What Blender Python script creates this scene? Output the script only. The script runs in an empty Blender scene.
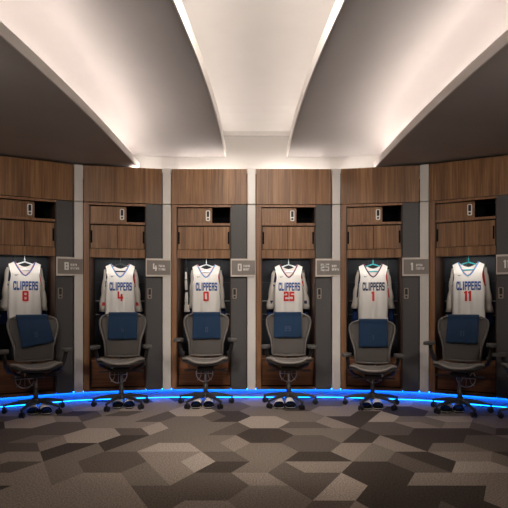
import bpy, bmesh, math, random
from mathutils import Vector, Matrix

random.seed(7)
scene = bpy.context.scene
COL = scene.collection
PI = math.pi
R = math.radians

# ------------------------------------------------------------------ camera
EYE = 1.244
cam_d = bpy.data.cameras.new('camera')
cam = bpy.data.objects.new('camera', cam_d)
COL.objects.link(cam)
cam.location = (0, 0, EYE)
cam.rotation_euler = (PI / 2, 0, 0)
cam_d.sensor_width = 36.0
cam_d.lens = 36.0 * 540.0 / 508.0
cam_d.shift_y = 46.0 / 508.0
cam_d.clip_start = 0.05
scene.camera = cam

# ------------------------------------------------------------------ world, exposure
world = bpy.data.worlds.new('world')
scene.world = world
world.use_nodes = True
world.node_tree.nodes['Background'].inputs[0].default_value = (1.0, 0.93, 0.87, 1)
world.node_tree.nodes['Background'].inputs[1].default_value = 0.0
scene.view_settings.view_transform = 'Standard'
scene.view_settings.look = 'None'
scene.view_settings.exposure = 0.55
scene.view_settings.gamma = 1.0
scene.view_settings.use_curve_mapping = False

COVE_UPPER = 12.0      # LED ribbon strength beside the highest ceiling panel
COVE_LOWER = 31.0      # LED ribbon strength beside the dark outer panels
CLOSET_W = 1.1         # closet lamp, watts
BLUE = 34.0             # blue toe-kick LED strength
DOWN_W = 130.0         # added unseen downlights that brighten the lockers
FLOOR_W = 190.0        # the added pair that brightens the carpet
WING_W = 160.0         # the added lamps in the dark wings


# ------------------------------------------------------------------ materials
def newmat(name):
    m = bpy.data.materials.new(name)
    m.use_nodes = True
    nt = m.node_tree
    return m, nt, nt.nodes['Principled BSDF']


def plain(name, rgb, rough=0.6, metal=0.0, noise=0.0, nscale=30.0, bump=0.0, spec=0.5, sheen=0.0):
    m, nt, b = newmat(name)
    b.inputs['Base Color'].default_value = (*rgb, 1)
    b.inputs['Roughness'].default_value = rough
    b.inputs['Metallic'].default_value = metal
    b.inputs['Specular IOR Level'].default_value = spec
    if sheen:
        b.inputs['Sheen Weight'].default_value = sheen
    if noise or bump:
        tc = nt.nodes.new('ShaderNodeTexCoord')
        nz = nt.nodes.new('ShaderNodeTexNoise')
        nz.inputs['Scale'].default_value = nscale
        nz.inputs['Detail'].default_value = 4
        nt.links.new(tc.outputs['Object'], nz.inputs['Vector'])
        if noise:
            rp = nt.nodes.new('ShaderNodeValToRGB')
            rp.color_ramp.elements[0].position = 0.3
            rp.color_ramp.elements[1].position = 0.7
            rp.color_ramp.elements[0].color = (*[c * (1 - noise) for c in rgb], 1)
            rp.color_ramp.elements[1].color = (*[min(1, c * (1 + noise)) for c in rgb], 1)
            nt.links.new(nz.outputs['Fac'], rp.inputs['Fac'])
            nt.links.new(rp.outputs['Color'], b.inputs['Base Color'])
        if bump:
            bp = nt.nodes.new('ShaderNodeBump')
            bp.inputs['Strength'].default_value = bump
            bp.inputs['Distance'].default_value = 0.004
            nt.links.new(nz.outputs['Fac'], bp.inputs['Height'])
            nt.links.new(bp.outputs['Normal'], b.inputs['Normal'])
    return m


def wood(name, dark, mid, light, scale=(55, 55, 1.6), rough=0.42):
    m, nt, b = newmat(name)
    tc = nt.nodes.new('ShaderNodeTexCoord')
    oi = nt.nodes.new('ShaderNodeObjectInfo')
    ad = nt.nodes.new('ShaderNodeVectorMath'); ad.operation = 'ADD'
    sc = nt.nodes.new('ShaderNodeVectorMath'); sc.operation = 'SCALE'
    cx = nt.nodes.new('ShaderNodeCombineXYZ')
    for k in range(3):
        nt.links.new(oi.outputs['Random'], cx.inputs[k])
    nt.links.new(cx.outputs[0], sc.inputs[0]); sc.inputs['Scale'].default_value = 7.0
    nt.links.new(tc.outputs['Object'], ad.inputs[0]); nt.links.new(sc.outputs[0], ad.inputs[1])
    mp = nt.nodes.new('ShaderNodeMapping')
    mp.inputs['Scale'].default_value = scale
    nt.links.new(ad.outputs[0], mp.inputs['Vector'])
    n1 = nt.nodes.new('ShaderNodeTexNoise')
    n1.inputs['Scale'].default_value = 1.0; n1.inputs['Detail'].default_value = 6
    n1.inputs['Roughness'].default_value = 0.65; n1.inputs['Distortion'].default_value = 0.6
    nt.links.new(mp.outputs[0], n1.inputs['Vector'])
    mp2 = nt.nodes.new('ShaderNodeMapping')
    mp2.inputs['Scale'].default_value = tuple(s * 0.18 for s in scale)
    nt.links.new(ad.outputs[0], mp2.inputs['Vector'])
    n2 = nt.nodes.new('ShaderNodeTexNoise')
    n2.inputs['Scale'].default_value = 1.0; n2.inputs['Detail'].default_value = 2
    nt.links.new(mp2.outputs[0], n2.inputs['Vector'])
    mx = nt.nodes.new('ShaderNodeMix'); mx.data_type = 'FLOAT'
    mx.inputs[0].default_value = 0.35
    nt.links.new(n1.outputs['Fac'], mx.inputs[2]); nt.links.new(n2.outputs['Fac'], mx.inputs[3])
    rp = nt.nodes.new('ShaderNodeValToRGB')
    e = rp.color_ramp.elements
    e[0].position = 0.37; e[0].color = (*dark, 1)
    e[1].position = 0.63; e[1].color = (*light, 1)
    k = e.new(0.5); k.color = (*mid, 1)
    nt.links.new(mx.outputs[0], rp.inputs['Fac'])
    nt.links.new(rp.outputs['Color'], b.inputs['Base Color'])
    b.inputs['Roughness'].default_value = rough
    bp = nt.nodes.new('ShaderNodeBump')
    bp.inputs['Strength'].default_value = 0.12; bp.inputs['Distance'].default_value = 0.002
    nt.links.new(n1.outputs['Fac'], bp.inputs['Height'])
    nt.links.new(bp.outputs['Normal'], b.inputs['Normal'])
    return m


def emit(name, rgb, s):
    m = bpy.data.materials.new(name)
    m.use_nodes = True
    nt = m.node_tree
    nt.nodes.clear()
    o = nt.nodes.new('ShaderNodeOutputMaterial')
    e = nt.nodes.new('ShaderNodeEmission')
    e.inputs[0].default_value = (*rgb, 1); e.inputs[1].default_value = s
    nt.links.new(e.outputs[0], o.inputs[0])
    return m


def weave(name, rgb, scale=420, rough=0.75, mix=0.25):
    """woven mesh cloth: fine crossing threads"""
    m, nt, b = newmat(name)
    tc = nt.nodes.new('ShaderNodeTexCoord')
    w = nt.nodes.new('ShaderNodeTexWave'); w.wave_type = 'BANDS'; w.bands_direction = 'X'
    w.inputs['Scale'].default_value = scale / 6; w.inputs['Distortion'].default_value = 1.0
    w2 = nt.nodes.new('ShaderNodeTexWave'); w2.wave_type = 'BANDS'; w2.bands_direction = 'Z'
    w2.inputs['Scale'].default_value = scale / 6
    nt.links.new(tc.outputs['Object'], w.inputs['Vector']); nt.links.new(tc.outputs['Object'], w2.inputs['Vector'])
    mu = nt.nodes.new('ShaderNodeMath'); mu.operation = 'MULTIPLY'
    nt.links.new(w.outputs['Fac'], mu.inputs[0]); nt.links.new(w2.outputs['Fac'], mu.inputs[1])
    rp = nt.nodes.new('ShaderNodeValToRGB')
    rp.color_ramp.elements[0].color = (*[c * (1 - mix) for c in rgb], 1)
    rp.color_ramp.elements[1].color = (*[min(1, c * (1 + mix)) for c in rgb], 1)
    nt.links.new(mu.outputs[0], rp.inputs['Fac'])
    nt.links.new(rp.outputs['Color'], b.inputs['Base Color'])
    b.inputs['Roughness'].default_value = rough
    return m


def translucent(m, amount):
    nt = m.node_tree
    b = nt.nodes['Principled BSDF']
    out = next(n for n in nt.nodes if n.type == 'OUTPUT_MATERIAL')
    tr = nt.nodes.new('ShaderNodeBsdfTranslucent')
    mx = nt.nodes.new('ShaderNodeMixShader')
    mx.inputs[0].default_value = amount
    tr.inputs['Color'].default_value = (0.42, 0.39, 0.36, 1)
    nt.links.new(b.outputs[0], mx.inputs[1]); nt.links.new(tr.outputs[0], mx.inputs[2])
    nt.links.new(mx.outputs[0], out.inputs['Surface'])


M = {}
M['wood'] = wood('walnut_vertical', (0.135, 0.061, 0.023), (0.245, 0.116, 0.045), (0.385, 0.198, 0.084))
M['wood_h'] = wood('walnut_horizontal', (0.095, 0.034, 0.013), (0.185, 0.070, 0.027), (0.28, 0.115, 0.050), scale=(1.6, 55, 55))
M['wood_edge'] = wood('walnut_edge', (0.19, 0.088, 0.038), (0.28, 0.137, 0.064), (0.37, 0.19, 0.10))
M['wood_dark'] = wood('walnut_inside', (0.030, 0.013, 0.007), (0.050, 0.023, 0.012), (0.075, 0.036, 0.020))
M['grey'] = plain('charcoal_laminate', (0.075, 0.072, 0.073), 0.5, noise=0.08, nscale=60)
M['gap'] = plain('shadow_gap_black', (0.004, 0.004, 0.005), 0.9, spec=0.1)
M['slate'] = plain('closet_back_slate', (0.008, 0.013, 0.024), 0.5, noise=0.2, nscale=8)
M['cream'] = plain('cream_lacquer', (0.70, 0.67, 0.635), 0.3, noise=0.03, nscale=4)
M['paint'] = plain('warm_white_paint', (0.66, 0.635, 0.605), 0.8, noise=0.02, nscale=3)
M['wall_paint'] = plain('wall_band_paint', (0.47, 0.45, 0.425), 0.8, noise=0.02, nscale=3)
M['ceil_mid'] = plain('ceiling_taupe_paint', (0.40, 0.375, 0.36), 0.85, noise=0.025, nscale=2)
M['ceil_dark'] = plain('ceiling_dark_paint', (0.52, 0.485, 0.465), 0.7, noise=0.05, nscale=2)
M['lip'] = plain('ceiling_edge_paint', (0.84, 0.80, 0.76), 0.7)
M['plate'] = plain('taupe_nameplate', (0.235, 0.205, 0.185), 0.45, noise=0.05, nscale=40)
M['plate_edge'] = plain('nameplate_cream_edge', (0.68, 0.62, 0.56), 0.4)
M['white'] = plain('white_lettering', (0.85, 0.83, 0.80), 0.5)
M['lock_white'] = plain('lock_pale_plate', (0.90, 0.87, 0.82), 0.35)
M['lock_bronze'] = plain('lock_brushed_plate', (0.34, 0.29, 0.25), 0.35, metal=0.4)
M['black'] = plain('black_plastic', (0.012, 0.012, 0.013), 0.45)
M['chair_dark'] = plain('graphite_frame', (0.048, 0.045, 0.043), 0.42, noise=0.1, nscale=50)
M['chair_rim'] = plain('graphite_rim', (0.135, 0.122, 0.113), 0.4)
M['seat_rim'] = plain('seat_edge', (0.26, 0.235, 0.215), 0.5)
M['pad'] = plain('armrest_pad', (0.095, 0.09, 0.087), 0.5)
M['pellicle'] = weave('grey_woven_mesh', (0.115, 0.103, 0.096))
translucent(M['pellicle'], 0.22)
M['pellicle_seat'] = weave('grey_woven_seat', (0.20, 0.182, 0.168))
M['emblem'] = plain('satin_nickel', (0.85, 0.82, 0.78), 0.4)
M['metal'] = plain('brushed_steel', (0.45, 0.44, 0.43), 0.35, metal=0.9)
M['dark_metal'] = plain('dark_steel', (0.10, 0.10, 0.105), 0.4, metal=0.6)
M['jersey'] = weave('white_jersey_cloth', (0.72, 0.695, 0.66), scale=300, mix=0.06)
M['shirt'] = weave('cream_shirt_cloth', (0.58, 0.54, 0.49), scale=300, mix=0.06)
M['blue_shirt'] = weave('royal_blue_cloth', (0.012, 0.045, 0.20), scale=300, mix=0.1)
M['black_cloth'] = weave('black_cloth', (0.012, 0.013, 0.017), scale=300, mix=0.1)
M['navy'] = plain('navy_cloth', (0.008, 0.018, 0.075), 0.7)
M['royal'] = plain('royal_blue_print', (0.008, 0.068, 0.30), 0.5)
M['sky'] = plain('light_blue_trim', (0.03, 0.27, 0.62), 0.5)
M['red'] = plain('red_print', (0.55, 0.016, 0.014), 0.5)
M['towel'] = plain('navy_terry', (0.0035, 0.027, 0.075), 0.95, noise=0.25, nscale=180, bump=0.6, sheen=0.2)
M['embroidery'] = plain('towel_embroidery', (0.030, 0.056, 0.12), 0.7)
M['hang_white'] = plain('white_hanger_plastic', (0.75, 0.80, 0.85), 0.3)
M['hang_black'] = plain('black_hanger_plastic', (0.03, 0.035, 0.045), 0.3)
M['hang_teal'] = plain('turquoise_hanger_plastic', (0.03, 0.42, 0.48), 0.3)
M['slide_white'] = plain('slide_white_strap', (0.88, 0.83, 0.76), 0.5, noise=0.05, nscale=60)
M['slide_black'] = plain('slide_black_sole', (0.008, 0.008, 0.009), 0.85, spec=0.12)
M['toe'] = plain('toe_kick_laminate', (0.34, 0.34, 0.37), 0.45)
M['led_warm'] = emit('warm_led', (1.0, 0.90, 0.83), COVE_UPPER)
M['led_warm_low'] = emit('warm_led_low', (1.0, 0.90, 0.83), COVE_LOWER)
M['led_added'] = emit('warm_led_added', (1.0, 0.90, 0.83), 38.0)  # strip added on the locker tops to brighten the wall
M['led_closet'] = emit('closet_led', (1.0, 0.93, 0.86), 3.0)
M['led_blue'] = emit('blue_led', (0.002, 0.125, 1.0), BLUE)
M['led_blue_low'] = emit('blue_led_low', (0.002, 0.13, 1.0), 16.0)
M['down'] = emit('added_downlight_glow', (1.0, 0.90, 0.80), 3.0)  # lens glow of the added, unseen ceiling lamps

# carpet tones
CARPET = []
for k, c in enumerate([(0.070, 0.056, 0.046), (0.132, 0.109, 0.090), (0.205, 0.172, 0.143), (0.28, 0.236, 0.198), (0.40, 0.34, 0.288)]):
    CARPET.append(plain('carpet_tone', c, 0.98, noise=0.45, nscale=90, bump=0.7, spec=0.1))


# ------------------------------------------------------------------ mesh helpers
def link(name, bm, mat, parent=None, smooth=False, loc=None, rotz=None):
    me = bpy.data.meshes.new(name)
    bmesh.ops.recalc_face_normals(bm, faces=bm.faces[:])
    bm.to_mesh(me)
    bm.free()
    for m in (mat if isinstance(mat, (list, tuple)) else [mat]):
        me.materials.append(m)
    if smooth:
        for p in me.polygons:
            p.use_smooth = True
    o = bpy.data.objects.new(name, me)
    COL.objects.link(o)
    if parent is not None:
        o.parent = parent
    if loc is not None:
        o.location = loc
    if rotz is not None:
        o.rotation_euler = (0, 0, rotz)
    return o


def thing(name, label, cat, loc=(0, 0, 0), rotz=0.0, group=None):
    o = bpy.data.objects.new(name, None)
    o.empty_display_size = 0.1
    COL.objects.link(o)
    o.location = loc
    o.rotation_euler = (0, 0, rotz)
    o['label'] = label
    o['category'] = cat
    if group:
        o['group'] = group
    return o


def tag(o, label, cat, group=None):
    o['label'] = label; o['category'] = cat
    if group:
        o['group'] = group
    return o


def struct(o):
    o['kind'] = 'structure'
    return o


def B():
    return bmesh.new()


def box(bm, x0, x1, y0, y1, z0, z1, bev=0.0, mi=0):
    vs = [bm.verts.new((x, y, z)) for z in (z0, z1) for y in (y0, y1) for x in (x0, x1)]
    idx = [(0, 1, 3, 2), (4, 6, 7, 5), (0, 4, 5, 1), (2, 3, 7, 6), (0, 2, 6, 4), (1, 5, 7, 3)]
    fs = [bm.faces.new([vs[i] for i in f]) for f in idx]
    for f in fs:
        f.material_index = mi
    if bev:
        es = set()
        for f in fs:
            es.update(f.edges)
        bmesh.ops.bevel(bm, geom=list(es), offset=bev, segments=2, affect='EDGES', profile=0.5)
    return bm


def tube(bm, pts, rad, seg=8, closed=False, flat=1.0, cap=True, mi=0):
    """sweep a circle along points; rad may be a list"""
    pts = [Vector(p) for p in pts]
    n = len(pts)
    rr = rad if isinstance(rad, (list, tuple)) else [rad] * n
    rings = []
    prev = None
    for i, p in enumerate(pts):
        if closed:
            t = pts[(i + 1) % n] - pts[i - 1]
        else:
            t = pts[min(i + 1, n - 1)] - pts[max(i - 1, 0)]
        t.normalize()
        if prev is None:
            a = Vector((0, 1, 0)) if abs(t.y) < 0.9 else Vector((1, 0, 0))
            a = (a - t * a.dot(t)).normalized()
        else:
            a = (prev - t * prev.dot(t)).normalized()
        prev = a
        b = t.cross(a)
        ring = []
        for k in range(seg):
            th = 2 * PI * k / seg
            ring.append(bm.verts.new(p + a * math.cos(th) * rr[i] * flat + b * math.sin(th) * rr[i]))
        rings.append(ring)
    m = n if closed else n - 1
    for i in range(m):
        r0, r1 = rings[i], rings[(i + 1) % n]
        for k in range(seg):
            f = bm.faces.new((r0[k], r0[(k + 1) % seg], r1[(k + 1) % seg], r1[k]))
            f.material_index = mi
    if cap and not closed:
        bm.faces.new(list(reversed(rings[0])))
        bm.faces.new(rings[-1])
    return rings


def cyl(bm, c, r, z0, z1, seg=20, r2=None):
    r2 = r if r2 is None else r2
    lo = [bm.verts.new((c[0] + r * math.cos(2 * PI * k / seg), c[1] + r * math.sin(2 * PI * k / seg), z0)) for k in range(seg)]
    hi = [bm.verts.new((c[0] + r2 * math.cos(2 * PI * k / seg), c[1] + r2 * math.sin(2 * PI * k / seg), z1)) for k in range(seg)]
    for k in range(seg):
        bm.faces.new((lo[k], lo[(k + 1) % seg], hi[(k + 1) % seg], hi[k]))
    bm.faces.new(list(reversed(lo)))
    bm.faces.new(hi)


def grid(bm, P, mi=0):
    """P[i][j] -> verts -> quads"""
    V = [[bm.verts.new(p) for p in row] for row in P]
    for i in range(len(V) - 1):
        for j in range(len(V[0]) - 1):
            f = bm.faces.new((V[i][j], V[i][j + 1], V[i + 1][j + 1], V[i + 1][j]))
            f.material_index = mi
    return V


def prism(bm, poly, z0, z1):
    lo = [bm.verts.new((x, y, z0)) for x, y in poly]
    hi = [bm.verts.new((x, y, z1)) for x, y in poly]
    n = len(poly)
    for k in range(n):
        bm.faces.new((lo[k], lo[(k + 1) % n], hi[(k + 1) % n], hi[k]))
    bm.faces.new(list(reversed(lo)))
    bm.faces.new(hi)


def rounded_rect(w, h, r, n=5):
    out = []
    for cx, cz, a0 in ((w - r, h - r, 0), (-w + r, h - r, 90), (-w + r, -h + r, 180), (w - r, -h + r, 270)):
        for k in range(n + 1):
            a = R(a0 + 90 * k / n)
            out.append((cx + r * math.cos(a), cz + r * math.sin(a)))
    return out


def slab(bm, outline, cx, cz, y0, y1):
    """an (x, z) outline extruded in y"""
    lo = [bm.verts.new((cx + x, y0, cz + z)) for x, z in outline]
    hi = [bm.verts.new((cx + x, y1, cz + z)) for x, z in outline]
    n = len(outline)
    for k in range(n):
        bm.faces.new((lo[k], lo[(k + 1) % n], hi[(k + 1) % n], hi[k]))
    bm.faces.new(lo)
    bm.faces.new(list(reversed(hi)))


# ------------------------------------------------------------------ block lettering (unit cells 0..1 wide, 0..1 high)
S = 0.275
T = 0.15
GL = {
    'C': [(0, T, S, 1 - T), (T, 0, 1, T * 1.3), (T, 1 - T * 1.3, 1, 1), (1 - S, T, 1, .33), (1 - S, .67, 1, 1 - T)],
    'L': [(0, 0, S, 1), (S, 0, 1, T * 1.3)],
    'I': [(.32, 0, .68, 1)],
    'P': [(0, 0, S, 1), (S, 1 - T * 1.2, 1 - T * .6, 1), (S, .40, 1 - T * .6, .40 + T * 1.2), (1 - S, .46, 1, .94)],
    'E': [(0, 0, S, 1), (S, 0, 1, T * 1.2), (S, 1 - T * 1.2, 1, 1), (S, .42, .88, .42 + T * 1.1)],
    'R': [(0, 0, S, 1), (S, 1 - T * 1.2, 1 - T * .6, 1), (S, .42, 1 - T * .6, .42 + T * 1.2), (1 - S, .52, 1, .94), (1 - S, 0, 1, .44)],
    'S': [(0, .52, S, .94), (.06, 1 - T * 1.2, 1, 1), (.06, .42, .94, .42 + T * 1.2), (1 - S, .06, 1, .50), (0, 0, .94, T * 1.2), (0, 0, S, .24), (1 - S, .76, 1, 1)],
    '0': [(0, .06, S, .94), (1 - S, .06, 1, .94), (.08, 0, .92, T * 1.1), (.08, 1 - T * 1.1, .92, 1)],
    '1': [(.32, 0, .68, 1), (.14, .78, .34, .92)],
    '2': [(.0, 1 - T * 1.2, .94, 1), (1 - S, .50, 1, .96), (.05, .42, .95, .42 + T * 1.2), (0, .04, S, .50), (0, 0, 1, T * 1.2), (0, .72, S, .94)],
    '4': [(0, .30, S, 1), (0, .26, 1, .26 + T * 1.2), (.58, 0, .86, .72)],
    '5': [(0, 1 - T * 1.2, 1, 1), (0, .48, S, 1), (0, .46, .94, .46 + T * 1.2), (1 - S, .06, 1, .56), (0, 0, .94, T * 1.2), (0, 0, S, .22)],
    '8': [(0, .04, S, .47), (0, .53, S, .96), (1 - S, .04, 1, .47), (1 - S, .53, 1, .96), (.06, 0, .94, T), (.06, 1 - T, .94, 1), (.06, .5 - T * .5, .94, .5 + T * .5)],
}


def text_rects(s, cx, z0, cw, ch, gap):
    ws = [cw * (0.55 if c in 'I1' else 1.0) for c in s]
    tot = sum(ws) + gap * (len(s) - 1)
    x = cx - tot / 2
    out = []
    for c, w in zip(s, ws):
        for (a, b, c2, d) in GL[c]:
            if c in 'I1':
                a, c2 = (a - .32) / .36 * .62 + .19, (c2 - .32) / .36 * .62 + .19
            out.append((x + a * w, z0 + b * ch, x + c2 * w, z0 + d * ch))
        x += w + gap
    return out


def rects_mesh(rects, yf, thick=0.0015, grow=0.0, n=3):
    """each rect a little raised patch following the surface y = yf(x, z)"""
    bm = B()
    for (x0, z0, x1, z1) in rects:
        x0 -= grow; x1 += grow; z0 -= grow; z1 += grow
        P = [[(x0 + (x1 - x0) * i / n, yf(x0 + (x1 - x0) * i / n, z0 + (z1 - z0) * j / n) - thick, z0 + (z1 - z0) * j / n) for i in range(n + 1)] for j in range(n + 1)]
        grid(bm, P)
    return bm


# ------------------------------------------------------------------ plan of the curved locker wall
W, PIL = 0.945, 0.1125
CX = -0.031
TOP, BOT, DEEP = 2.8815, 0.125, 0.62


def _plan():
    rt = []
    p = Vector((CX + PIL / 2, 6.75))
    angs = (0.0, -11.0, -29.0)
    pil = (0.0, -5.5, -20.0, -38.0)
    for k, a in enumerate(angs):
        d = Vector((math.cos(R(a)), math.sin(R(a))))
        q = p + d * W
        rt.append((p.copy(), q.copy(), a))
        d2 = Vector((math.cos(R(pil[k + 1])), math.sin(R(pil[k + 1]))))
        p = q + d2 * PIL
    lf = []
    for a0, b0, a in rt:
        A = Vector((2 * CX - b0.x, b0.y)); Bq = Vector((2 * CX - a0.x, a0.y))
        lf.append((A, Bq, -a))
    return list(reversed(lf)) + rt


BAYS = _plan()           # (left corner, right corner, degrees) from left to right


def at(i, u, v):
    A, Bq, a = BAYS[i]
    c, s = math.cos(R(a)), math.sin(R(a))
    return (A.x + u * c - v * s, A.y + u * s + v * c)


# ------------------------------------------------------------------ floor: carpet of big hexagon pieces
def build_floor():
    bm = B()
    rad, hh = 0.265, 0.27
    rnd = random.Random(23)
    x_lo, x_hi, y_lo, y_hi = -5.2, 5.2, -3.4, 8.2
    ci = 0
    x = x_lo - rad
    while x < x_hi + rad:
        r = 0
        y = y_lo - hh + (hh if ci % 2 else 0)
        while y < y_hi + hh:
            P = [(x + rad, y), (x + rad / 2, y + hh), (x - rad / 2, y + hh), (x - rad, y), (x - rad / 2, y - hh), (x + rad / 2, y - hh)]
            c = (x, y)
            k = rnd.random()
            if k < 0.42:
                parts = [P]
            elif k < 0.53:
                parts = [[P[0], P[1], P[2], P[3]], [P[3], P[4], P[5], P[0]]]
            elif k < 0.65:
                parts = [[P[1], P[2], P[3], P[4]], [P[4], P[5], P[0], P[1]]]
            elif k < 0.77:
                parts = [[P[2], P[3], P[4], P[5]], [P[5], P[0], P[1], P[2]]]
            elif k < 0.89:
                parts = [[c, P[0], P[1], P[2]], [c, P[2], P[3], P[4]], [c, P[4], P[5], P[0]]]
            else:
                parts = [[c, P[1], P[2], P[3]], [c, P[3], P[4], P[5]], [c, P[5], P[0], P[1]]]
            for q in parts:
                tone = rnd.choices(range(5), (2.2, 3.2, 3.6, 3.0, 1.6))[0]
                f = bm.faces.new([bm.verts.new((a, b, 0)) for a, b in q])
                f.material_index = tone
            y += 2 * hh
            r += 1
        x += 1.5 * rad
        ci += 1
    bmesh.ops.remove_doubles(bm, verts=bm.verts[:], dist=1e-4)
    # give the carpet its thickness
    o = link('floor', bm, CARPET)
    md = o.modifiers.new('thickness', 'SOLIDIFY'); md.thickness = 0.012; md.offset = -1
    # make every face point up
    me = o.data
    b2 = B(); b2.from_mesh(me)
    for f in b2.faces:
        if f.normal.z < 0:
            f.normal_flip()
    b2.to_mesh(me); b2.free()
    return struct(o)


build_floor()


# ------------------------------------------------------------------ walls around the room
def face_line(v):
    """plan polyline of the locker fronts moved v into the wall"""
    pts = []
    for i in range(6):
        pts.append(at(i, 0, v)); pts.append(at(i, W, v))
    return pts


def wall_strip(name, pts, z0, z1, mat, thick=0.08):
    bm = B()
    n = len(pts)
    for k in range(n - 1):
        a, b = Vector(pts[k]), Vector(pts[k + 1])
        d = (b - a).normalized()
        nrm = Vector((-d.y, d.x)) * thick
        prism(bm, [(a.x, a.y), (b.x, b.y), (b.x + nrm.x, b.y + nrm.y), (a.x + nrm.x, a.y + nrm.y)], z0, z1)
    return struct(link(name, bm, mat))


wall_strip('wall_back', face_line(0.20), TOP + 0.004, 3.72, M['wall_paint'])
endL, endR = at(0, 0, 0.0), at(5, W, 0.0)
wall_strip('wall_left', [(-4.7, -3.2), (-4.7, 3.6), (-4.05, 5.05), (endL[0] - 0.06, endL[1] - 0.06)], 0.0, 3.72, M['wood'])
wall_strip('wall_right', [at(5, W + 0.02, 0.50), (4.42, 5.30), (4.64, 4.0), (4.64, -3.2)], 0.0, 3.72, M['wood'])
wall_strip('wall_front', [(4.64, -3.2), (-4.7, -3.2)], 0.0, 3.72, M['wood'])

# toe kick, set back under the lockers
wall_strip('baseboard_back', face_line(0.10), 0.016, BOT - 0.004, M['toe'], 0.03)


# ------------------------------------------------------------------ stepped ceiling with glowing coves
CC = 0.030              # the ceiling's own centre line


def flare(y):
    d = (6.75 - y) / 3.44
    if d < 0:
        return 0.0
    if d <= 1:
        return 0.136 * d ** 2.5
    return 0.136 + 0.136 * 2.5 * (d - 1) * 0.6


YS = [7.4, 6.9] + [6.75 - 0.15 * k for k in range(27)] + [2.4, 2.0, 1.4, 0.4, -0.8, -2.0, -3.3]
Z_OUT, Z_MID, Z_TOP = 2.905, 3.085, 3.356
X_OUT, X_MID = 1.50, 0.402
LIP_OUT, LIP_MID = 0.085, 0.115
CAV = 0.34              # depth of the cove pocket behind each lip


def band(bm, s, xa, xb, z0, z1, use=None):
    """solid ribbon between two curved edges, xa / xb measured at the wall"""
    ys = YS if use is None else use
    rows = []
    for y in ys:
        f = flare(y)
        rows.append([(CC + s * (xa + f), y, z0), (CC + s * (xb + f), y, z0), (CC + s * (xb + f), y, z1), (CC + s * (xa + f), y, z1)])
    V = [[bm.verts.new(p) for p in r] for r in rows]
    for i in range(len(V) - 1):
        for k in range(4):
            bm.faces.new((V[i][k], V[i][(k + 1) % 4], V[i + 1][(k + 1) % 4], V[i + 1][k]))
    bm.faces.new(V[0]); bm.faces.new(list(reversed(V[-1])))


RISE_MID, RISE_TOP = 0.34, 0.24


def rise(y):
    return 1 - math.exp(-max(0.0, 6.75 - y) / 0.45)


def sheet(bm, prof, thick, use=None):
    """solid sheet: prof(y) gives the (x, z) points of the underside across the room"""
    rows = []
    for y in (YS if use is None else use):
        p = prof(y)
        rows.append([(x, y, z) for x, z in p] + [(x, y, z + thick) for x, z in reversed(p)])
    V = [[bm.verts.new(p) for p in r] for r in rows]
    n = len(V[0])
    for i in range(len(V) - 1):
        for k in range(n):
            bm.faces.new((V[i][k], V[i][(k + 1) % n], V[i + 1][(k + 1) % n], V[i + 1][k]))
    bm.faces.new(V[0]); bm.faces.new(list(reversed(V[-1])))


def top_prof(y):
    f = flare(y) + X_MID + CAV + 0.02
    z = Z_TOP + RISE_TOP * rise(y)
    return [(CC - f + 2 * f * k / 8, z) for k in range(9)]


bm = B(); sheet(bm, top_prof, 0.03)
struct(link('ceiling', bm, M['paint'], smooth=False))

for k, s in enumerate((-1, 1)):
    # middle tier: soffit sloping up and outwards, upturned lip towards the centre, pocket back
    def mid_prof(y):
        f = flare(y)
        out = []
        for q in range(13):
            t = q / 12
            x = X_MID + (X_OUT - X_MID) * t
            w = t * (1.3 - 0.3 * t)
            out.append((CC + s * (x + f), Z_MID + RISE_MID * rise(y) * w))
        zt = Z_MID + RISE_MID * rise(y)
        zb = Z_OUT + 0.06
        for q in range(1, 17):        # quarter-round down to the ledge behind the lip
            th = PI / 2 * q / 16
            out.append((CC + s * (X_OUT + CAV * math.sin(th) + f), zb + (zt - zb) * math.cos(th)))
        return out
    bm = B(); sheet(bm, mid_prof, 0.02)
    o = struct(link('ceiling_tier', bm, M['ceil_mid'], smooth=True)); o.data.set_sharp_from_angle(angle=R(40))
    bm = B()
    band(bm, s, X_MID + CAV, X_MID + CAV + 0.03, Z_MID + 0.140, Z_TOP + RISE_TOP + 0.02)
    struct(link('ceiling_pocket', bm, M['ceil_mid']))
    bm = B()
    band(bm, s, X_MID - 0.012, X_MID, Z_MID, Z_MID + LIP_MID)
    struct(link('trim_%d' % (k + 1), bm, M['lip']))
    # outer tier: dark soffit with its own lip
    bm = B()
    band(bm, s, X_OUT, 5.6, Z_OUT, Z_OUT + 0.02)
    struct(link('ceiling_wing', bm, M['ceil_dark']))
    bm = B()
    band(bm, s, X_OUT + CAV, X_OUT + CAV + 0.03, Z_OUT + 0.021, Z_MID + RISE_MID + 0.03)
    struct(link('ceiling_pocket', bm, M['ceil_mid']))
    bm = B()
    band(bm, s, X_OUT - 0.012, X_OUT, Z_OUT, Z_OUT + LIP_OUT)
    struct(link('trim_%d' % (k + 3), bm, M['lip']))

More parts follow.
